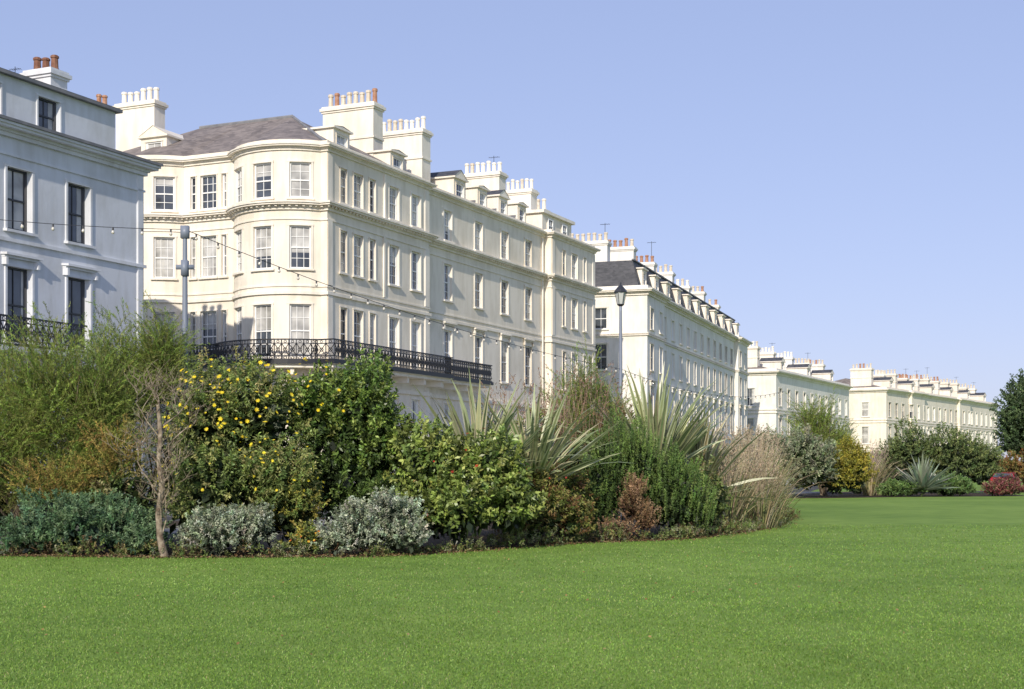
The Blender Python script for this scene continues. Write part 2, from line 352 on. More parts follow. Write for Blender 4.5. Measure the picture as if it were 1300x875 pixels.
# ---------------------------------------------------------------- distant terraces
def terrace(name,loc,deg,L,dep,H,rows,sp,endw,mans,chs,wallm='white',wsz=1.0,blind=.45,proj=(),chz=2.4,pot='pot',aer=.4):
    par=empty(name,(*loc,0),math.radians(deg)); B=newB()
    pts=[(0,dep),(0,0)]
    for a,b in proj: pts+=[(a,0),(a,-.4),(b,-.4),(b,0)]
    pts+=[(L,0),(L,dep),(0,dep+.01)]
    if proj and proj[0][0]==0: pts.pop(1)
    pts=[p for i,p in enumerate(pts) if i==0 or (Vector(p)-Vector(pts[i-1])).length>.005]
    P=Path(pts); U=P.u
    def uof(s):
        for i in range(len(pts)-1):
            a,b=pts[i],pts[i+1]
            if abs(a[1]-b[1])<.01 and a[0]<=s<=b[0] and a[1]<1: return U[i]+(s-a[0])
        return None
    ops=[];wins=[]
    n=int(L/sp)
    for i in range(n):
        s=(i+.5)*L/n; u=uof(s)
        if u is None: continue
        for j,(z0,z1) in enumerate(rows): ops.append((u-wsz/2,u+wsz/2,z0,z1)); wins.append((u,wsz,z0,z1,j==1))
    for w in endw:
        for (z0,z1) in rows: ops.append((dep-w-.5,dep-w+.5,z0,z1)); wins.append((dep-w,1.0,z0,z1,False))
    wall(B[wallm],P,0,U[-1],0,H-.3,ops)
    for u,w,z0,z1,h in wins: window(B,P,u,w,z0,z1,2,1,surround=.12,blind=blind,fr='frame',hood=h)
    ce=U[-1]-L-dep-.05
    stone_cornice(B,P,0,ce,H-.05,False,1.2); slab(B[wallm],P,0,ce,-.25,.05,H+.011,H+.3)
    for z in (rows[0][1]+.75,rows[-2][1]+.7,rows[-1][0]-.35): string(B,P,0,ce,z,.12,.16)
    m=B['dslate']
    if mans:
        z2=H+mans
        m.quad((.3,.3,H+.1),(L-.3,.3,H+.1),(L-.7,.9,z2),(.7,.9,z2)); m.quad((.3,dep-.3,H+.1),(.3,.3,H+.1),(.7,.9,z2),(.7,dep-.9,z2))
        m.quad((L-.3,dep-.3,H+.1),(L-.3,.3,H+.1),(L-.7,.9,z2),(L-.7,dep-.9,z2)); B['lead'].quad((.7,.9,z2),(L-.7,.9,z2),(L-.7,dep-.9,z2),(.7,dep-.9,z2))
        B['lead'].box(.6,L-.6,.8,.95,z2,z2+.1)
        nd=int(L/4)
        for i in range(nd): dormer(B,((i+.5)*L/nd,.32),(0,-1),1.5,H+.3,mans*.62,back=1.2,ped=False)
        base=z2
    else:
        zr=H+1.9
        rf=B['slate']
        rf.quad((.3,.3,H+.1),(L-.3,.3,H+.1),(L-.3,dep/2,zr),(3,dep/2,zr)); rf.quad((.3,dep-.3,H+.1),(L-.3,dep-.3,H+.1),(L-.3,dep/2,zr),(3,dep/2,zr)); rf.tri((.3,.3,H+.1),(.3,dep-.3,H+.1),(3,dep/2,zr))
        nd=int(L/9)
        for i in range(nd): dormer(B,((i+.5)*L/nd,.9),(0,-1),1.5,H+.1,1.3,ped=True)
        base=H+.9
    for (s,w0,w1,n) in chs:
        zz=base+chz*random.uniform(.5,.75)
        chimney(B,s,s+.9,w0,w1,H,zz,n,pot=random.choice([pot,pot,pot,'rpot','trim']),body=random.choice(['trim',wallm,wallm]),ph=.7)
        if random.random()<aer: aerial(B['iron'],s+.5,w0+.3,zz-.5,random.uniform(1.5,2.4),1.0,1.4)
    flush(B,par)
terrace('white_terrace_building',(9.72,106),71.5,47,14,15.2,[(1.8,4.2),(5.4,8.0),(9.2,11.2),(12.3,13.9)],3.0,(3.2,6.5),2.3,
  [(1.2,3.0,6.6,8),(7.2,2.4,5.2,6),(14.5,2.4,5.2,6),(22,2.4,5.2,6),(29.5,2.4,5.2,6),(37,2.4,5.2,6),(45,2.4,5.0,4)],proj=((0,6),(41,46.9)),chz=3.0,aer=.15)
terrace('white_terrace_house_row',(29.8,160),63,34,13,12.9,[(1.8,4.2),(5.4,7.6),(9.0,11.0)],3.2,(3,6.5,9.5),0,
  [(1,2.5,5,6),(9,3,5.5,6),(17,3,5.5,6),(25,3,5.5,6),(32,3,5.5,6)],wallm='white',blind=.3,chz=3)
terrace('distant_terrace_building',(52,197),56.5,58,14,13.0,[(1.8,4.2),(5.4,7.8),(9.2,11.2)],2.9,(3,6.5),0,
  [(i*5.2+1,2.5,5.5,6) for i in range(11)],wallm='cream',blind=.3,proj=((10,16),(34,40)),chz=3)
# ---------------------------------------------------------------- ground
def sheet(name,pts,z,mat):
    g=Geo(); g.poly([(x,y,z) for x,y in pts]); return g.obj(name,mat)
def lawn_mat():
    m,n,l,b=nt('lawn_grass')
    tc=n.new('ShaderNodeTexCoord')
    def N(s,d=6):
        t=n.new('ShaderNodeTexNoise'); t.inputs['Scale'].default_value=s; t.inputs['Detail'].default_value=d
        l.new(tc.outputs['Object'],t.inputs['Vector']); return t
    a=N(.12); c=N(1.2,8); f=N(30,4)
    mx=n.new('ShaderNodeMix'); mx.data_type='FLOAT'; mx.inputs['Factor'].default_value=.45; l.new(a.outputs['Fac'],mx.inputs['A']); l.new(c.outputs['Fac'],mx.inputs['B'])
    mx2=n.new('ShaderNodeMix'); mx2.data_type='FLOAT'; mx2.inputs['Factor'].default_value=.25; l.new(mx.outputs['Result'],mx2.inputs['A']); l.new(f.outputs['Fac'],mx2.inputs['B'])
    r=n.new('ShaderNodeValToRGB'); e=r.color_ramp.elements; e[0].position=.40; e[1].position=.60
    e[0].color=(.125,.215,.035,1); e[1].color=(.225,.33,.065,1); l.new(mx2.outputs['Result'],r.inputs[0]); l.new(r.outputs[0],b.inputs['Base Color'])
    b.inputs['Roughness'].default_value=.85; b.inputs['Specular IOR Level'].default_value=.15
    bp=n.new('ShaderNodeBump'); bp.inputs['Strength'].default_value=.6; bp.inputs['Distance'].default_value=.02
    l.new(f.outputs['Fac'],bp.inputs['Height']); l.new(bp.outputs[0],b.inputs['Normal'])
    return m
sheet('lawn',[(-900,-300),(900,-300),(900,1500),(-900,1500)],0,lawn_mat())
bed=[(-10.2,26.6),(-8.2,26.4),(-6.4,26.0),(-4.4,26.2),(-2.6,26.3),(-1.4,27.4),(.2,29.6),(1.8,31.6),(3.6,32.6),(5.0,34.6),(6.4,37.6),(8.0,42),(9.4,48),(10.6,56),(11.6,64),(6,66),(-2,52),(-12,44),(-14,33)]
soil=noise_mat('bed_soil',(.03,.02,.012),(.075,.052,.03),8,bump=.8,bscale=15,dist=.06)
sheet('flower_bed',bed,.008,soil)
bed2=[(14,84),(18,83),(24,87),(31,89.5),(33.5,92),(34,102),(30,112),(20,104),(13,92)]
sheet('flower_bed',bed2,.008,soil)
gravel=noise_mat('gravel_path',(.32,.28,.23),(.44,.40,.33),12,bump=.4,bscale=60)
sheet('gravel_path',[(-40,31),(-10.6,29.0),(-10.8,34),(-14.6,46),(-40,52)],.004,gravel)
asph=noise_mat('asphalt',(.042,.042,.045),(.065,.065,.066),4,bump=.3,bscale=80)
pave=noise_mat('paving',(.24,.23,.21),(.34,.32,.29),1.5,bump=.2,bscale=30)
def loc2w(s,w): return (-8.6+.416*s-.909*w,66+.909*s+.416*w)
sheet('road',[loc2w(-70,-12),loc2w(45,-12),(40,175),(33,178),loc2w(45,-4.2),loc2w(-70,-4.2)],.004,asph)
sheet('road',[(35.2,106),(80,100),(80,107),(36,112.5)],.004,asph)
def kerbstrip(name,q,h,mat):
    g=Geo(); n=len(q); g.poly([(x,y,h) for x,y in q])
    for i in range(n):
        a,b=q[i],q[(i+1)%n]; g.quad((*a,0),(*b,0),(*b,h),(*a,h))
    g.obj(name,mat)
kerbstrip('pavement',[loc2w(-2.2,-4.2),loc2w(37,-4.2),loc2w(37,-.02),loc2w(-2.2,-.02)],.12,pave)
kerbstrip('pavement',[loc2w(-70,-4.2),loc2w(-12.6,-4.2),loc2w(-12.6,-.02),loc2w(-70,-.02)],.12,pave)
kerbstrip('pavement',[loc2w(-70,-14),loc2w(45,-14),loc2w(45,-12),loc2w(-70,-12)],.12,pave)
g=Geo()
s=-70
while s<42:
    g.quad(*[(*loc2w(a,w),.008) for a,w in ((s,-8.15),(s+3,-8.15),(s+3,-8.05),(s,-8.05))]); s+=6
g.obj('road_marking',plain('road_paint',(.75,.75,.72),.6))
sheet('road',[loc2w(-12.5,-4.1),loc2w(-2.3,-4.1),loc2w(-2.3,60),loc2w(-12.5,60)],.003,asph)
# ---------------------------------------------------------------- foliage
def leafmat(name,trans=.25,rough=.5,spec=.35):
    m,n,l,b=nt(name)
    at=n.new('ShaderNodeAttribute'); at.attribute_name='Col'
    l.new(at.outputs['Color'],b.inputs['Base Color']); b.inputs['Roughness'].default_value=rough; b.inputs['Specular IOR Level'].default_value=spec
    tr=n.new('ShaderNodeBsdfTranslucent'); l.new(at.outputs['Color'],tr.inputs['Color'])
    mx=n.new('ShaderNodeMixShader'); mx.inputs[0].default_value=trans
    l.new(b.outputs[0],mx.inputs[1]); l.new(tr.outputs[0],mx.inputs[2]); l.new(mx.outputs[0],n['Material Output'].inputs['Surface'])
    return m
LM=leafmat('foliage'); LG=leafmat('glossy_foliage',.2,.38,.45); LD=leafmat('dry_foliage',.2,.8,.1); BM=noise_mat('bark',(.10,.075,.05),(.2,.16,.11),8,bump=.5)
BMp=noise_mat('pale_bark',(.14,.10,.07),(.38,.32,.24),9,bump=.6)
class Cloud:
    def __init__(s): s.V=[]; s.C=[]
    def add(s,V,C): s.V.append(V.astype(np.float32)); s.C.append(C.astype(np.float32))
    def obj(s,name,mat,parent=None):
        V=np.concatenate(s.V); C=np.concatenate(s.C); n=len(V)
        me=bpy.data.meshes.new(name); me.vertices.add(n*4); me.vertices.foreach_set('co',V.reshape(-1))
        me.loops.add(n*4); me.loops.foreach_set('vertex_index',np.arange(n*4,dtype=np.int32))
        me.polygons.add(n); me.polygons.foreach_set('loop_start',np.arange(0,n*4,4,dtype=np.int32)); me.polygons.foreach_set('loop_total',np.full(n,4,dtype=np.int32))
        me.update(calc_edges=True)
        a=me.attributes.new('Col','FLOAT_COLOR','POINT'); c=np.ones((n,4,4),np.float32); c[:,:,:3]=C[:,None,:]; a.data.foreach_set('color',c.reshape(-1))
        me.materials.append(mat); o=bpy.data.objects.new(name,me); COL.objects.link(o)
        if parent: o.parent=parent
        return o
def nrm(a): return a/np.maximum(np.linalg.norm(a,axis=-1,keepdims=True),1e-6)
def rnd(n): return nrm(rng.normal(size=(n,3)))
def leaves(P,D,L,W,droop=.1,side=None):
    n=len(P); L=np.broadcast_to(L,(n,))[:,None]; W=np.broadcast_to(W,(n,))[:,None]
    S=nrm(np.cross(D,rnd(n))) if side is None else side
    mid=P+D*L*.5; tip=P+D*L; tip[:,2]-=(L[:,0]*droop)
    return np.stack([P,mid+S*W/2,tip,mid-S*W/2],axis=1)
def pal(n,cols,j=.25,w=None):
    cols=np.array(cols); i=rng.choice(len(cols),n,p=w); c=cols[i]*(1+rng.normal(size=(n,1))*j*.5)*(1+rng.normal(size=(n,3))*.05)
    return np.clip(c,.004,.9)
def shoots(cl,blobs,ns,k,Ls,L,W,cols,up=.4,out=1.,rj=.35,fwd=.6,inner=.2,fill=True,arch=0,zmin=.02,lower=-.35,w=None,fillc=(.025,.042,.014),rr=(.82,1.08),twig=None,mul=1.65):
    cols=[tuple(x*(mul if max(c)<.24 else 1.15) for x in c) for c in cols]
    vol=np.array([b[3]*b[4]+b[4]*b[5]+b[3]*b[5] for b in blobs]); vol=vol/vol.sum()
    bi=rng.choice(len(blobs),ns,p=vol); bb=np.array(blobs)[bi]
    d=rnd(ns); d[:,2]=np.where(d[:,2]<lower,-d[:,2],d[:,2])
    r=rng.uniform(*rr,ns); q=rng.random(ns)<inner; r=np.where(q,rng.uniform(.35,.8,ns),r)
    ph=rng.uniform(0,6,3)
    lump=1+.12*np.sin(d[:,0]*5+ph[0]+bi)+.10*np.sin(d[:,2]*7+ph[1]+bi*2)+.08*np.sin(d[:,1]*9+ph[2])
    tip=bb[:,:3]+d*bb[:,3:]*(r*lump)[:,None]
    sd=nrm(d*out+np.array([0,0,up])+rng.normal(size=(ns,3))*rj)
    Lst=Ls*rng.uniform(.6,1.3,ns)
    base=tip-sd*Lst[:,None]*.8
    sc=pal(ns,cols,.5,w)
    t=rng.random((ns,k))**.8
    Pp=base[:,None,:]+sd[:,None,:]*(Lst[:,None]*t)[:,:,None]
    if arch:
        Pp[:,:,2]-=arch*(Lst[:,None]*t**2); hd=nrm(d*np.array([1,1,0])+1e-4); Pp+=hd[:,None,:]*(arch*.6*Lst[:,None]*t**2)[:,:,None]
    Pp=Pp.reshape(-1,3); SD=np.repeat(sd,k,0)
    if arch: SD=SD.copy(); SD[:,2]-=(2*arch*t.reshape(-1)); SD=nrm(SD)
    ld=nrm(SD*fwd+rnd(ns*k))
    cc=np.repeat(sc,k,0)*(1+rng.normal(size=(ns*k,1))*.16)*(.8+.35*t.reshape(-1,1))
    keep=Pp[:,2]>zmin
    LL=L*rng.uniform(.6,1.25,ns*k)
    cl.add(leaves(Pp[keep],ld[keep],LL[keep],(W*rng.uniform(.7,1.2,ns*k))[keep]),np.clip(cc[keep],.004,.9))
    if twig is not None:
        e=base+sd*Lst[:,None]; kk=base[:,2]>zmin
        if arch: e=e.copy(); e[:,2]-=arch*Lst
        S=nrm(np.cross(sd,rnd(ns)))*twig[0]
        cl.add(np.stack([base-S,base+S,e+S*.4,e-S*.4],1)[kk],np.tile(np.array(twig[1]),(ns,1))[kk])
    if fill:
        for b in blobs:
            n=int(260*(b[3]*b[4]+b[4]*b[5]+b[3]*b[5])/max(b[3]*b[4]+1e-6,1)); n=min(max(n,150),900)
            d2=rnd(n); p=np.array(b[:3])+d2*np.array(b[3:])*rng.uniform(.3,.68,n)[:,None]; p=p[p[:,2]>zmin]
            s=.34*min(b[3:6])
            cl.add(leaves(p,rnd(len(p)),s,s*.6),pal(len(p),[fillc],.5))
G_gloss=[(.10,.15,.03),(.07,.11,.024),(.05,.085,.02),(.15,.19,.045)]
# tamarisks
def tam(name,blobs,ns,trunk,sc=1,cols=None,mul=1.45,Ls=1.15,k=64):
    par=empty(name,(0,0,0)); cl=Cloud()
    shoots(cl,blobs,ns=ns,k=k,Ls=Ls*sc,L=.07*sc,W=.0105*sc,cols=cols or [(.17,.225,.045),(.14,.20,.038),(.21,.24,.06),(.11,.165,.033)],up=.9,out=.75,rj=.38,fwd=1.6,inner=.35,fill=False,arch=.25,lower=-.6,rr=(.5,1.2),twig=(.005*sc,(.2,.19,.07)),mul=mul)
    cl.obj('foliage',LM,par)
    g=Geo()
    for b in blobs:
        for i in range(6):
            a=Vector((trunk[0]+random.uniform(-.2,.2),trunk[1]+random.uniform(-.2,.2),0)); d=Vector(b[:3])+Vector((random.uniform(-.7,.7)*b[3],random.uniform(-.7,.7)*b[4],random.uniform(-.1,.7)*b[5]))
            m=a.lerp(d,.5)+Vector((random.uniform(-.2,.2),random.uniform(-.2,.2),0))
            g.tube([a,a.lerp(m,.6),m,d],[.045*sc,.03*sc,.02*sc,.006*sc],5)
    g.obj('branches',BM,par,True)
tam('tamarisk_shrub',[(-9.5,29,2.9,1.25,1.2,1.65),(-8.5,29.3,2.5,.95,1,1.8),(-11.3,29.5,2.8,1.6,1.2,1.8),(-10.5,28.8,1.9,1.3,.9,1.2),(-8.6,28.9,1.5,.9,.8,.9)],4600,(-9.8,29.4))
tam('tamarisk_shrub',[(-7.7,31,3.9,.8,.8,1.4),(-8.6,31,3.5,.8,.8,1.5)],1300,(-8,31))
tam('tamarisk_shrub',[(2.2,42,3.8,.7,.8,1.4),(1.7,42,3,.9,.8,1.5),(3.0,43,3.3,.6,.8,1.1)],800,(2.2,42),1.2)
tam('tamarisk_shrub',[(19.6,92,4.1,1.5,1.3,2.4),(21.2,93,3.4,1.3,1.2,1.8),(18.4,91,3.3,1.0,1,1.4)],1300,(20.2,92),1.9)
cl=Cloud(); shoots(cl,[(-8.0,28.3,1.9,.55,.5,.8),(-9.0,28.0,1.5,.8,.5,.5)],ns=330,k=50,Ls=.8,L=.06,W=.010,cols=[(.22,.17,.05),(.18,.18,.045),(.25,.17,.06)],up=.6,out=.6,fill=False,arch=.2,fwd=1.5)
cl.obj('bronze_feathery_shrub',LD)
# euphorbia
cl=Cloud(); shoots(cl,[(-9.1,26.9,.35,.65,.5,.45),(-8.2,26.8,.45,.6,.5,.5),(-7.4,27.1,.45,.7,.5,.6),(-6.9,26.6,.25,.45,.4,.35),(-8.6,27.5,.6,1.1,.5,.6)],ns=900,k=42,Ls=.3,L=.075,W=.02,cols=[(.095,.16,.08),(.07,.12,.065),(.14,.20,.10),(.06,.11,.05)],up=.7,fwd=.9,fillc=(.015,.035,.02),mul=1.5)
cl.obj('euphorbia_plant',LM)
def flowers(cl,blobs,n,size,cols,petals=7,top=-.1):
    bb=np.array(blobs)[rng.integers(0,len(blobs),n)]; d=rnd(n); d[:,2]=np.abs(d[:,2])+top
    d=nrm(d); p=bb[:,:3]+d*bb[:,3:]*rng.uniform(1.04,1.24,n)[:,None]
    nn=nrm(d+np.array([0,-.4,.6])+rng.normal(size=(n,3))*.5); a=nrm(np.cross(nn,rnd(n))); b=np.cross(nn,a); sz=size*rng.uniform(.55,1.15,n)
    for i in range(petals):
        t=2*math.pi*i/petals; dd=a*math.cos(t)+b*math.sin(t)
        cl.add(leaves(p,nrm(dd+nn*.2),sz,sz*.5,0,side=np.cross(nn,dd)),pal(n,cols,.2))
yb=[(-6.0,28,2.4,.7,.7,1.2),(-5.1,28.1,2.5,.85,.8,1.15),(-5.5,27.4,1.2,1.2,.8,.95),(-4.5,27.5,1.3,.7,.7,.9)]
par=empty('yellow_flowering_shrub'); cl=Cloud()
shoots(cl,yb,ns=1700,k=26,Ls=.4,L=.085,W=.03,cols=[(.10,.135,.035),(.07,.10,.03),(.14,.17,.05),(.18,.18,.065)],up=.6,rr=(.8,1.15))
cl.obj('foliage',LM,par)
cl=Cloud(); flowers(cl,yb[:2],230,.052,[(.8,.6,.03),(.85,.68,.06)]); flowers(cl,yb[2:],90,.045,[(.8,.65,.05)])
flowers(cl,[(-3.9,28.8,2.9,.7,.7,.9)],50,.045,[(.8,.6,.03)])
cl.obj('flowers',LD,par)
for nm,bl,ns in (('silver_leaf_shrub',[(-5.5,26.5,.38,.65,.5,.5),(-5.0,26.7,.5,.5,.45,.5),(-5.9,26.7,.35,.35,.4,.35)],900),('silver_leaf_shrub',[(-2.9,26.7,.45,.6,.5,.55),(-2.3,26.9,.6,.55,.5,.68),(-2.0,26.8,.35,.4,.4,.4),(-3.3,26.7,.3,.4,.4,.35)],1050),('silver_leaf_shrub',[(-10.1,26.9,.08,.6,.4,.2)],160)):
    cl=Cloud(); shoots(cl,bl,ns=ns,k=26,Ls=.2,L=.055,W=.022,cols=[(.30,.34,.25),(.24,.28,.19),(.38,.40,.31),(.17,.21,.13)],up=.6,fillc=(.06,.075,.05),mul=1.15); cl.obj(nm,LD)
# glossy shrub
cl=Cloud(); gb=[(-4.0,29,2.75,.75,.8,.9),(-3.1,29,2.75,.85,.8,1.0),(-3.6,28.9,1.5,1.2,.8,.9),(-2.7,29.1,1.9,.65,.7,.9),(-3.0,28.6,.8,1,.6,.7)]
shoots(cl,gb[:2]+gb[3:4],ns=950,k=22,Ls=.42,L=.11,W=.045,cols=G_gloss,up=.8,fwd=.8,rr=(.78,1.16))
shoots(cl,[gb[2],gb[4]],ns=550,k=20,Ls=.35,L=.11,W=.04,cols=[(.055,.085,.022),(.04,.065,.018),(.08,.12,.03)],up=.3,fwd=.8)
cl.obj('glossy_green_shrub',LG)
cl=Cloud(); shoots(cl,[(-4.2,27.4,.8,.6,.5,.75),(-3.9,26.8,.25,.4,.3,.3)],ns=350,k=22,Ls=.25,L=.07,W=.03,cols=[(.08,.11,.03),(.14,.16,.04),(.20,.18,.04)],up=.4)
flowers(cl,[(-3.8,26.6,.25,.35,.3,.25)],14,.035,[(.7,.5,.04),(.5,.1,.03)]); cl.obj('low_flowering_plant',LM)
# red flowering shrub
par=empty('red_flowering_shrub'); rb=[(-1.8,28.6,1.6,.65,.7,.9),(-.7,28.9,1.35,.85,.8,.95),(-1.2,28.3,.8,1.05,.7,.75),(-.1,28.9,.9,.6,.7,.8)]
cl=Cloud(); shoots(cl,rb,ns=1150,k=20,Ls=.4,L=.12,W=.06,cols=[(.14,.18,.04),(.10,.14,.035),(.18,.21,.06),(.07,.10,.026)],up=.6,fwd=.6,rr=(.76,1.2)); cl.obj('foliage',LG,par)
cl=Cloud(); flowers(cl,rb,30,.042,[(.45,.02,.02),(.5,.05,.04)],5); cl.obj('flowers',LD,par)
cl=Cloud(); shoots(cl,[(.6,30.9,.8,.75,.6,.85),(1.35,31.2,.5,.55,.5,.55),(.2,30.3,.5,.55,.5,.5),(1.2,32.2,1.0,.6,.5,.9)],ns=1000,k=26,Ls=.3,L=.07,W=.025,cols=[(.07,.09,.022),(.12,.135,.035),(.17,.16,.05),(.11,.065,.028)],up=.5)
flowers(cl,[(.5,30.8,1.0,.7,.6,.7)],12,.045,[(.45,.03,.02)],5); cl.obj('low_shrub',LM)
# rosemary
cl=Cloud(); shoots(cl,[(2.3,33.5,1.4,.6,.6,1.3),(3.0,33.7,1.5,.6,.6,1.2),(3.8,33.6,1.1,.6,.6,1.1),(4.3,34,.8,.5,.5,.8),(1.9,33.2,.7,.5,.5,.7)],ns=1500,k=60,Ls=.6,L=.048,W=.015,cols=[(.10,.155,.038),(.08,.13,.034),(.13,.185,.05),(.055,.09,.027)],up=1.8,out=.5,rj=.2,fwd=1.0,mul=1.6); cl.obj('rosemary_shrub',LM)
cl=Cloud(); shoots(cl,[(2.75,32.6,.8,.35,.3,.6),(2.4,32.4,.25,.45,.3,.25),(3.1,32.6,.5,.25,.3,.4),(2.9,32.7,1.2,.2,.2,.3)],ns=420,k=26,Ls=.3,L=.05,W=.018,cols=[(.18,.115,.065),(.22,.15,.095),(.14,.09,.05)],up=1.2,fwd=.9,rj=.4,fillc=(.06,.035,.022),rr=(.6,1.25)); cl.obj('dried_heather_shrub',LD)
# strap leaf plants
def strap(cl,c,n,Lm,w,spread,cols,edge=None,seg=6,bend=.5,z0=0,base=.15,w_up=.5):
    for i in range(n):
        a=rng.uniform(0,2*math.pi); el=np.clip(rng.normal(w_up*90,spread),8,88); L=Lm*rng.uniform(.6,1.1)
        h=np.array([math.cos(a),math.sin(a),0]); p=np.array([c[0],c[1],z0])+h*base*rng.random(); e=math.radians(el)
        side=np.array([-h[1],h[0],0])+rng.normal(size=3)*.35; side/=np.linalg.norm(side)
        b=bend*rng.uniform(.1,1.4); pts=[p]
        for s in range(seg):
            e2=e-b*(s/seg)**1.5*1.6; p=p+(h*math.cos(e2)+np.array([0,0,math.sin(e2)]))*L/seg; pts.append(p)
        pts=np.array(pts); t=np.linspace(0,1,seg+1); ww=w*np.minimum(1,.55+t*1.5)*np.clip((1-t)*2.6,.04,1)
        col=pal(1,cols,.3)[0]; ec=pal(1,edge,.2)[0] if edge is not None else col
        def strip(f0,f1,cc):
            A=pts+side*(ww*f0)[:,None]; Bq=pts+side*(ww*f1)[:,None]
            cl.add(np.stack([A[:-1],Bq[:-1],Bq[1:],A[1:]],1),np.tile(cc,(seg,1)))
        if edge is not None: strip(-.5,-.2,ec); strip(-.2,.2,col); strip(.2,.5,ec)
        else: strip(-.5,.5,col)
ph=[(.24,.29,.13),(.30,.34,.17),(.15,.20,.08)]; pe=[(.62,.60,.38),(.45,.47,.26),(.28,.32,.16)]
cl=Cloud(); strap(cl,(-.75,30.6),130,2.45,.13,17,ph,pe,bend=.35,z0=1.2,w_up=.63); strap(cl,(.45,31.6),120,2.45,.13,18,ph,pe,bend=.4,z0=1.15,w_up=.6); cl.obj('phormium_plant',LG)
cl=Cloud(); strap(cl,(3.6,36),150,3.0,.14,17,ph,pe,bend=.35,z0=1.2,w_up=.66);strap(cl,(4.9,37.6),110,2.6,.13,20,[(.25,.25,.12),(.3,.25,.13)],pe,bend=.45,z0=.8,w_up=.6); cl.obj('phormium_plant',LG)
cl=Cloud(); strap(cl,(25.75,89),130,2.3,.17,28,[(.24,.3,.2),(.32,.37,.26)],None,bend=.15,z0=.4,w_up=.5); cl.obj('yucca_plant',LM)
def grass(name,clumps,n,H,cols,plume=None,w=.02):
    cl=Cloud()
    for (x,y,h) in clumps:
        strap(cl,(x,y),n,H*h,w,10,cols,None,seg=5,bend=.9,z0=0,base=.5,w_up=.85)
        if plume is not None:
            m=n//3; a=rng.uniform(0,6.28,m); r=rng.uniform(.05,.45,m)*H*h*.6; tp=np.stack([x+np.cos(a)*r,y+np.sin(a)*r,H*h*rng.uniform(.7,1.08,m)],1)
            k=16; t=rng.random((m,k)); dirs=nrm(np.stack([np.cos(a)*.4,np.sin(a)*.4,np.ones(m)],1)+rng.normal(size=(m,3))*.2)
            pp=(tp[:,None,:]+dirs[:,None,:]*(t*.35)[:,:,None]).reshape(-1,3)
            cl.add(leaves(pp,nrm(np.repeat(dirs,k,0)+rnd(m*k)*.6),.08,.02),pal(m*k,plume,.3))
            S=np.array([.004,0,0]); b=np.array([x,y,H*h*.3]); cl.add(np.stack([np.tile(b-S,(m,1)),np.tile(b+S,(m,1)),tp+S,tp-S],1),pal(m,plume,.2))
    cl.obj(name,LD)
bei=[(.44,.36,.22),(.36,.30,.17),(.26,.27,.12),(.5,.43,.28),(.22,.26,.10)]; brn=[(.22,.15,.085),(.28,.2,.12),(.19,.17,.07),(.16,.19,.065)]
grass('ornamental_grass',[(5.7,37.8,.75),(6.3,40,.95),(7.0,42,1.0),(7.5,44,1.0),(6.9,39.5,.6),(7.7,42.5,.6),(8.2,46,1),(5.2,40,1),(6,44,1.1),(8.6,49,1.0)],230,2.5,bei,[(.5,.42,.3),(.4,.32,.22)],.024)
grass('bronze_ornamental_grass',[(1.2,35.6,.95),(1.9,36.2,1),(2.6,36.6,.95),(-.2,36.4,.9),(.5,36.8,.95)],110,3.8,brn,[(.27,.17,.12),(.33,.24,.17)],.02)
grass('pampas_grass',[(23.2,92,1),(24.0,93,.9)],160,3.1,bei,[(.55,.42,.35)],.05)
for nm,bl,cols in (('mixed_shrub',[(1.2,35,1.2,1.2,.9,1.5),(-.8,34.5,1.2,1,.8,1.3),(2.6,36.5,1.7,1.2,.9,1.5),(.4,36,1.9,1.2,.8,1.1)],[(.07,.09,.024),(.12,.08,.035),(.10,.13,.035)]),
    ('mixed_shrub',[(4.9,36,.8,.7,.7,1.1),(5.3,41,1.3,1.0,1,1.4),(-6.8,30,1.4,1,.8,1.5),(-7.7,28.3,.9,.8,.6,.9),(-9.5,30.3,.9,1.2,.7,1.0),(-11.4,30.3,.8,1.3,.7,.9)],[(.07,.10,.028),(.11,.14,.045),(.16,.15,.065)]),
    ('mixed_shrub',[(-5.2,29.3,.8,1.3,.6,.9),(-2,30,.8,1.4,.6,.9),(.6,32.5,.8,1.2,.6,.9),(3.6,35.2,.8,1.3,.6,.9)],[(.05,.07,.022),(.08,.10,.03)]),
    ('mixed_shrub',[(8.6,50,1.0,1.0,1,1.3),(9.4,56,1.1,1.2,1,1.5),(10.4,62,1.2,1.3,1.2,1.6),(7.4,47,1.1,.9,.8,1.3)],[(.11,.13,.045),(.19,.18,.09),(.09,.11,.035)])):
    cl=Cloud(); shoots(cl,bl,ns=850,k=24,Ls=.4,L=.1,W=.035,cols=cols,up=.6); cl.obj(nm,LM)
# ground cover along the front edge
edge=[(-9.8,26.8),(-8.2,26.5),(-6.4,26.12),(-4.4,26.3),(-2.6,26.4),(-1.5,27.4),(.1,29.5),(1.7,31.6),(3.6,32.7),(4.9,34.6),(6.3,37.6),(7.9,42.0),(9.3,48),(10.5,56)]
bl=[]
for (x0,y0),(x1,y1) in zip(edge,edge[1:]):
    k=max(2,int(math.hypot(x1-x0,y1-y0)/.36))
    for i in range(k):
        t=(i+random.random())/k; r=random.uniform(.16,.36); bl.append((x0+(x1-x0)*t+random.uniform(-.1,.1),y0+(y1-y0)*t+random.uniform(0,.35),r*.25,r*1.2,r,r*random.uniform(.6,1.2)))
cl=Cloud(); shoots(cl,bl[::2],ns=1700,k=16,Ls=.16,L=.06,W=.022,cols=[(.07,.10,.03),(.11,.14,.04),(.16,.14,.06),(.09,.06,.03)],up=.7,fill=False)
shoots(cl,bl[1::2],ns=1500,k=16,Ls=.16,L=.05,W=.016,cols=[(.13,.17,.05),(.09,.12,.035),(.2,.2,.12)],up=.9,fill=False); cl.obj('ground_cover_plants',LM)
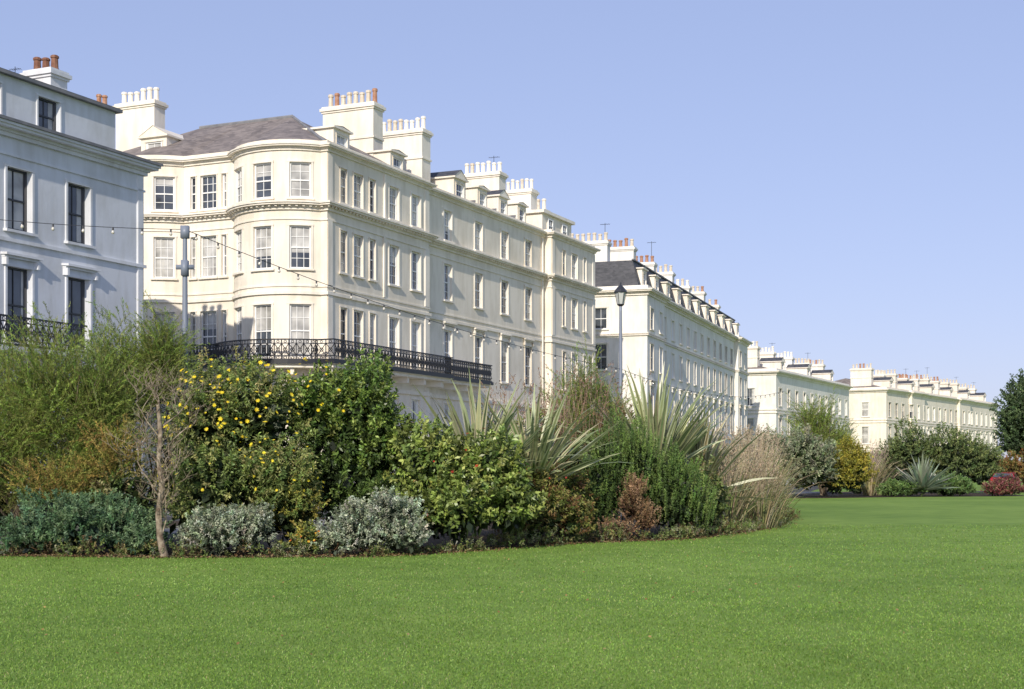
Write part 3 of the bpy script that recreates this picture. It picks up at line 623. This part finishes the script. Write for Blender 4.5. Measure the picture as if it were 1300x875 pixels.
n=5000; t=rng.random(n)*(len(edge)-1.001); i=t.astype(int); f=(t-i)[:,None]; E=np.array(edge); pp=E[i]*(1-f)+E[i+1]*f+np.stack([rng.normal(size=n)*.25,rng.normal(size=n)*.35+.1],1)
cl=Cloud(); p3=np.concatenate([pp,rng.uniform(.012,.04,(n,1))],1); dd=rnd(n); dd[:,2]*=.2; cl.add(leaves(p3,nrm(dd),.05,.025,0),pal(n,[(.2,.12,.06),(.28,.2,.11),(.12,.08,.04)],.4))
n=260; p3=np.stack([rng.uniform(-9,12,n),rng.uniform(12,30,n),np.full(n,.04)],1); dd=rnd(n); dd[:,2]*=.2; cl.add(leaves(p3,nrm(dd),.04,.025,0),pal(n,[(.25,.16,.07),(.32,.24,.1)],.4)); cl.obj('leaf_litter',LD)
# far bed
for nm,bl,ns,cols in (('silver_green_shrub',[(15.3,84.5,1.8,1.7,1.4,2.0),(17.6,85,2.0,1.6,1.4,2.0),(13.9,84.3,1.2,1.0,1,1.4)],1900,[(.17,.19,.12),(.12,.15,.08),(.22,.22,.15)]),
    ('yellow_green_shrub',[(19.8,87,1.4,1.2,1,1.7),(21.0,87.5,1.5,1.1,1,1.7)],1200,[(.2,.19,.03),(.14,.14,.03),(.3,.26,.04)]),
    ('laurel_shrub',[(28,100,2.3,2.2,1.6,2.2),(31,100,2.2,2.2,1.6,2.2),(33.2,101,2.0,1.4,1.4,1.8),(26.5,100,1.7,1.5,1.3,1.7),(24.2,99,1.2,1.2,1.2,1.5)],2600,[(.07,.10,.035),(.10,.13,.045),(.14,.17,.06)]),
    ('low_green_shrub',[(27.8,90.5,.5,1,.8,.7),(28.8,91,.5,.8,.8,.6),(23.8,88.5,.4,1,.7,.55),(25,89,.4,.8,.7,.45)],1000,[(.07,.12,.035),(.10,.15,.045)]),
    ('dark_red_shrub',[(30.8,90,.45,.8,.8,.55),(31.7,90.3,.5,.8,.8,.6)],700,[(.13,.04,.04),(.10,.03,.035),(.17,.07,.06),(.10,.09,.04)])):
    cl=Cloud(); shoots(cl,bl,ns=ns,k=22,Ls=.5,L=.14,W=.06,cols=cols,up=.6,rr=(.8,1.15)); cl.obj(nm,LM)
# evergreen tree + hedge
par=empty('evergreen_oak_tree'); cl=Cloud()
tb=[(44,120,7.0,2.3,2.4,2.4),(46,120.5,7.8,2.6,2.4,2.5),(42.6,119.6,5.6,1.6,1.6,1.7),(44.2,120,5.0,2.6,2,2.0),(47.5,121,6,2.5,2.3,2.8),(43,120,3.8,1.9,1.8,1.4),(45.7,120,3.4,2.2,1.8,1.6)]
shoots(cl,tb,ns=4200,k=22,Ls=.7,L=.2,W=.1,cols=[(.04,.065,.027),(.055,.085,.037),(.075,.11,.045)],up=.4,rr=(.75,1.2)); cl.obj('crown',LM,par)
g=Geo(); g.tube([(44.5,120,0),(44.6,120,2),(44.8,120.1,4.5),(45.2,120.2,7)],[.35,.28,.2,.06],8)
for b in tb: g.tube([(44.6,120,2.4),((44.6+b[0])/2,120,3.8),tuple(b[:3])],[.16,.1,.04],6)
g.obj('trunk',BM,par,True)
cl=Cloud()
hb=[(40.2+i*1.4,118,1.5,1.0,.9,1.6+.1*math.sin(i)) for i in range(8)]
shoots(cl,hb,ns=2200,k=18,Ls=.3,L=.13,W=.07,cols=[(.25,.13,.045),(.2,.14,.05),(.13,.13,.04)],up=.3,fillc=(.06,.04,.02)); cl.obj('autumn_hedge',LM)
# bare small tree
par=empty('bare_small_tree'); g=Geo(); random.seed(11)
def grow(p,d,L,r,lv):
    n=4; pts=[p]; rs=[r]; q=p.copy(); dd=d.copy()
    for i in range(n):
        dd=(dd+Vector((random.gauss(0,.18),random.gauss(0,.18),random.gauss(.05,.12)))).normalized(); q=q+dd*L/n; pts.append(q.copy()); rs.append(r*(1-.45*(i+1)/n))
    g.tube(pts,rs,6 if lv<2 else 4)
    if lv<4:
        for i in range(4 if lv<3 else 3):
            k=random.randint(2,n); a=Vector((random.gauss(0,.75),random.gauss(0,.75),random.uniform(-.05,.8)))
            grow(pts[k],(dd*.6+a).normalized(),L*random.uniform(.5,.8),max(rs[k]*.6,.0045),lv+1)
g.tube([(-6.42,26.2,0),(-6.5,26.2,.35),(-6.54,26.2,.8),(-6.46,26.18,1.3),(-6.52,26.15,1.8),(-6.48,26.15,2.3),(-6.53,26.15,2.82)],[.085,.065,.052,.055,.042,.044,.034],8)
for z,dx in ((1.1,-.6),(1.35,.7),(1.7,-.8),(1.9,.6),(2.2,-.5),(2.4,.7),(2.6,-.2),(.9,.6),(.5,-.5),(.3,.3)):
    grow(Vector((-6.49,26.18,z)),Vector((dx,random.uniform(-.4,.4),.75)).normalized(),random.uniform(.65,.9),.018,1)
g.obj('trunk_and_branches',BMp,par,True)
# ---------------------------------------------------------------- grass blades
def inpoly(x,y,poly):
    r=np.zeros(len(x),bool); n=len(poly)
    for i in range(n):
        x1,y1=poly[i]; x2,y2=poly[(i+1)%n]
        c=((y1>y)!=(y2>y))&(x<(x2-x1)*(y-y1)/((y2-y1)+1e-12)+x1); r^=c
    return r
N=300000
d=1/(1/9.0-rng.random(N)*(1/9.0-1/42.0)); x=rng.uniform(-1,1,N)*(.42*d+1.5)
k=~inpoly(x,d-.12,bed)&~((x<-10.6)&(d>29)); d=d[k]; x=x[k]; n=len(d)
P0=np.stack([x,d,np.zeros(n)],1); sc=(d/12)**.7
stripe=np.sign(np.sin((x*.93+d*.36)*2*math.pi/2.4)) # mower passes lean the blades alternately
D0=nrm(np.stack([rng.normal(size=n)*.45+.0*x,rng.normal(size=n)*.45+.16*stripe,np.ones(n)],1))
cl=Cloud(); patch=.5+.5*np.sin(x*1.3+np.sin(d*.7)*2)*np.sin(d*1.1+x*.4); big=.5+.5*np.sin(x*.45+1+np.sin(d*.33)*1.7)*np.cos(d*.4-x*.2)
cc=pal(n,[(.185,.31,.05),(.145,.26,.04),(.235,.345,.07),(.30,.32,.13)],.35,[.4,.3,.25,.05])*(.84+.14*patch[:,None]+.2*big[:,None])
cl.add(leaves(P0,D0,.034*rng.uniform(.5,1.3,n)*sc**.5,.0075*sc,.25),cc)
cl.obj('lawn_grass_blades',LM)
# ---------------------------------------------------------------- lamps, string lights
steel=plain('grey_painted_steel',(.20,.23,.29),.45); blk=plain('lamp_black',(.03,.032,.04),.4); lg=plain('lantern_glass',(.5,.52,.5),.1)
def lamp(x,y,h,col,lantern):
    par=empty('street_lamp',(x,y,0)); g=Geo()
    g.lathe((0,0,0),[(.16,0),(.16,.25),(.11,.3),(.10,1.2),(.07,1.3),(.062,h*.75),(.05,h-.25),(.05,h-.05),(.0,h)],10)
    if not lantern:
        g.box(-.09,.09,-.07,.07,h-.3,h-.02); g.box(-.2,.2,-.03,.03,h-1.0,h-.9); g.box(-.07,.07,-.1,.1,h-1.15,h-.8); g.lathe((0,0,h-.9),[(.075,0),(.075,.1)],8); g.lathe((0,0,h-2.4),[(.08,0),(.08,.12)],8)
    g.obj('post',col,par,True)
    if lantern:
        q=Geo(); q.lathe((0,0,h-.05),[(.05,0),(.12,.05),(.13,.08)],8); q.lathe((0,0,h+.45),[(.24,0),(.2,.08),(.08,.22),(.03,.26),(.03,.34),(0,.36)],8)
        for k in range(6):
            a=k*math.pi/3; q.tube([(.12*math.cos(a),.12*math.sin(a),h+.03),(.21*math.cos(a),.21*math.sin(a),h+.45)],.012,4)
        q.obj('lantern_frame',blk,par); q=Geo(); q.lathe((0,0,h+.03),[(.11,0),(.19,.42)],6); q.obj('lantern_glass',lg,par)
lamp(-7.38,32,7.15,steel,False); lamp(3.83,50,7.45,steel,True)
def lights(pts_list):
    par=empty('festoon_string_lights'); w=Geo(); b=Geo(); c=Geo()
    for a,e,sag,nb in pts_list:
        a=Vector(a); e=Vector(e); pts=[a.lerp(e,t)-Vector((0,0,sag*4*t*(1-t))) for t in np.linspace(0,1,25)]
        w.tube(pts,.009,4)
        for i in range(nb):
            t=(i+.5)/nb; p=a.lerp(e,t)-Vector((0,0,sag*4*t*(1-t)))
            c.lathe((p.x,p.y,p.z-.07),[(.02,0),(.022,.07),(.0,.075)],6); b.lathe((p.x,p.y,p.z-.15),[(0,0),(.03,.015),(.038,.045),(.025,.075),(.018,.085)],8)
    w.obj('cable',blk,par); c.obj('sockets',blk,par); b.obj('bulbs',plain('bulb_glass',(.6,.57,.5),.1),par,True)
lights([((-7.38,32,7.05),(-20,26,8.2),.5,22),((-7.38,32,7.05),(3.83,50,5.2),.35,30),((3.83,50,5.2),(15,78,6.0),.6,26)])
# ---------------------------------------------------------------- parked car
def car(x,y,rz):
    par=empty('parked_car',(x,y,0),rz); W=.88
    prof=[(-2.1,.35),(-2.15,.75),(-2.05,1.0),(-1.75,1.08),(-1.35,1.42),(-.2,1.5),(.45,1.38),(1.0,1.0),(1.9,.85),(2.1,.65),(2.12,.35)]
    g=Geo(); rings=[]
    for sgn in (-1,1):
        rings.append([(px,sgn*W*(1 if pz<1.05 else 1-.28*(pz-1.05)/.45),pz) for px,pz in prof])
    n=len(prof)
    for i in range(n):
        j=(i+1)%n; g.quad(rings[0][i],rings[0][j],rings[1][j],rings[1][i])
    g.poly(rings[0]); g.poly(rings[1][::-1])
    o=g.obj('body',plain('red_car_paint',(.35,.02,.03),.25),par)
    m=o.modifiers.new('w','WELD'); m.merge_threshold=.001
    m=o.modifiers.new('b','BEVEL'); m.width=.06; m.segments=3
    g=Geo()
    def gl(a,b,wd0=.76,wd1=.62):
        g.quad((a[0],-wd0,a[1]),(a[0],wd0,a[1]),(b[0],wd1,b[1]),(b[0],-wd1,b[1]))
    gl((-1.77,1.13),(-1.41,1.42)); gl((1.02,1.03),(.52,1.39))
    for s in (-1,1):
        g.quad((-1.5,s*.895,1.08),(.75,s*.895,1.08),(.35,s*.72,1.38),(-1.2,s*.72,1.40))
    g.obj('windows',MT['glass'],par)
    g=Geo()
    for wx in (-1.35,1.35):
        for s in (-1,1):
            c=[(wx+.32*math.cos(t),s*.9,.32+.32*math.sin(t)) for t in np.linspace(0,2*math.pi,17)[:-1]]; d=[(a,b-s*.2,z) for a,b,z in c]
            g.poly(c)
            for i in range(16): g.quad(c[i],c[(i+1)%16],d[(i+1)%16],d[i])
    g.obj('wheels',plain('tyre',(.02,.02,.02),.8),par)
    g=Geo()
    for s in (-1,1): g.box(-2.17,-2.08,s*.7-.13,s*.7+.13,.72,.92)
    g.obj('tail_lights',plain('tail_light',(.4,.01,.01),.2),par)
    g=Geo(); g.box(-2.18,-2.12,-.26,.26,.5,.62); g.obj('number_plate',plain('plate',(.7,.6,.1),.4),par)
car(37.6,108,math.radians(65))
# ---------------------------------------------------------------- light, sky, camera
EL=29
tow=Vector((-.24,-.971,math.tan(math.radians(EL)))).normalized()
L=bpy.data.lights.new('sun','SUN'); L.energy=4.4; L.angle=math.radians(.5); L.color=(1,.915,.79)
so=bpy.data.objects.new('sun',L); COL.objects.link(so); so.rotation_euler=(-tow).to_track_quat('-Z','Y').to_euler()
w=bpy.data.worlds.new('World'); scene.world=w; w.use_nodes=True; n=w.node_tree.nodes; l=w.node_tree.links
sk=n.new('ShaderNodeTexSky'); sk.sky_type='NISHITA'; sk.sun_disc=False; sk.sun_elevation=math.radians(EL); sk.sun_rotation=math.atan2(-.24,-.971)
sk.air_density=1.0; sk.dust_density=.6; sk.ozone_density=2.0
gm=n.new('ShaderNodeGamma'); gm.inputs['Gamma'].default_value=.42; l.new(sk.outputs[0],gm.inputs['Color'])
mx=n.new('ShaderNodeMix'); mx.data_type='RGBA'; mx.blend_type='MULTIPLY'; mx.inputs['Factor'].default_value=1; mx.inputs['B'].default_value=(2.35,2.45,3.3,1)
l.new(gm.outputs[0],mx.inputs['A'])
bg=n['Background']; bg.inputs['Strength'].default_value=.12; l.new(mx.outputs['Result'],bg.inputs['Color'])
cam=bpy.data.cameras.new('camera'); co=bpy.data.objects.new('camera',cam); COL.objects.link(co)
co.location=(0,0,1.6); co.rotation_euler=(math.radians(90),0,0); cam.sensor_width=36; cam.lens=49.85; cam.shift_y=.1235; cam.clip_end=3000; cam.clip_start=.1
scene.camera=co
scene.view_settings.view_transform='Standard'; scene.view_settings.look='None'; scene.view_settings.exposure=0
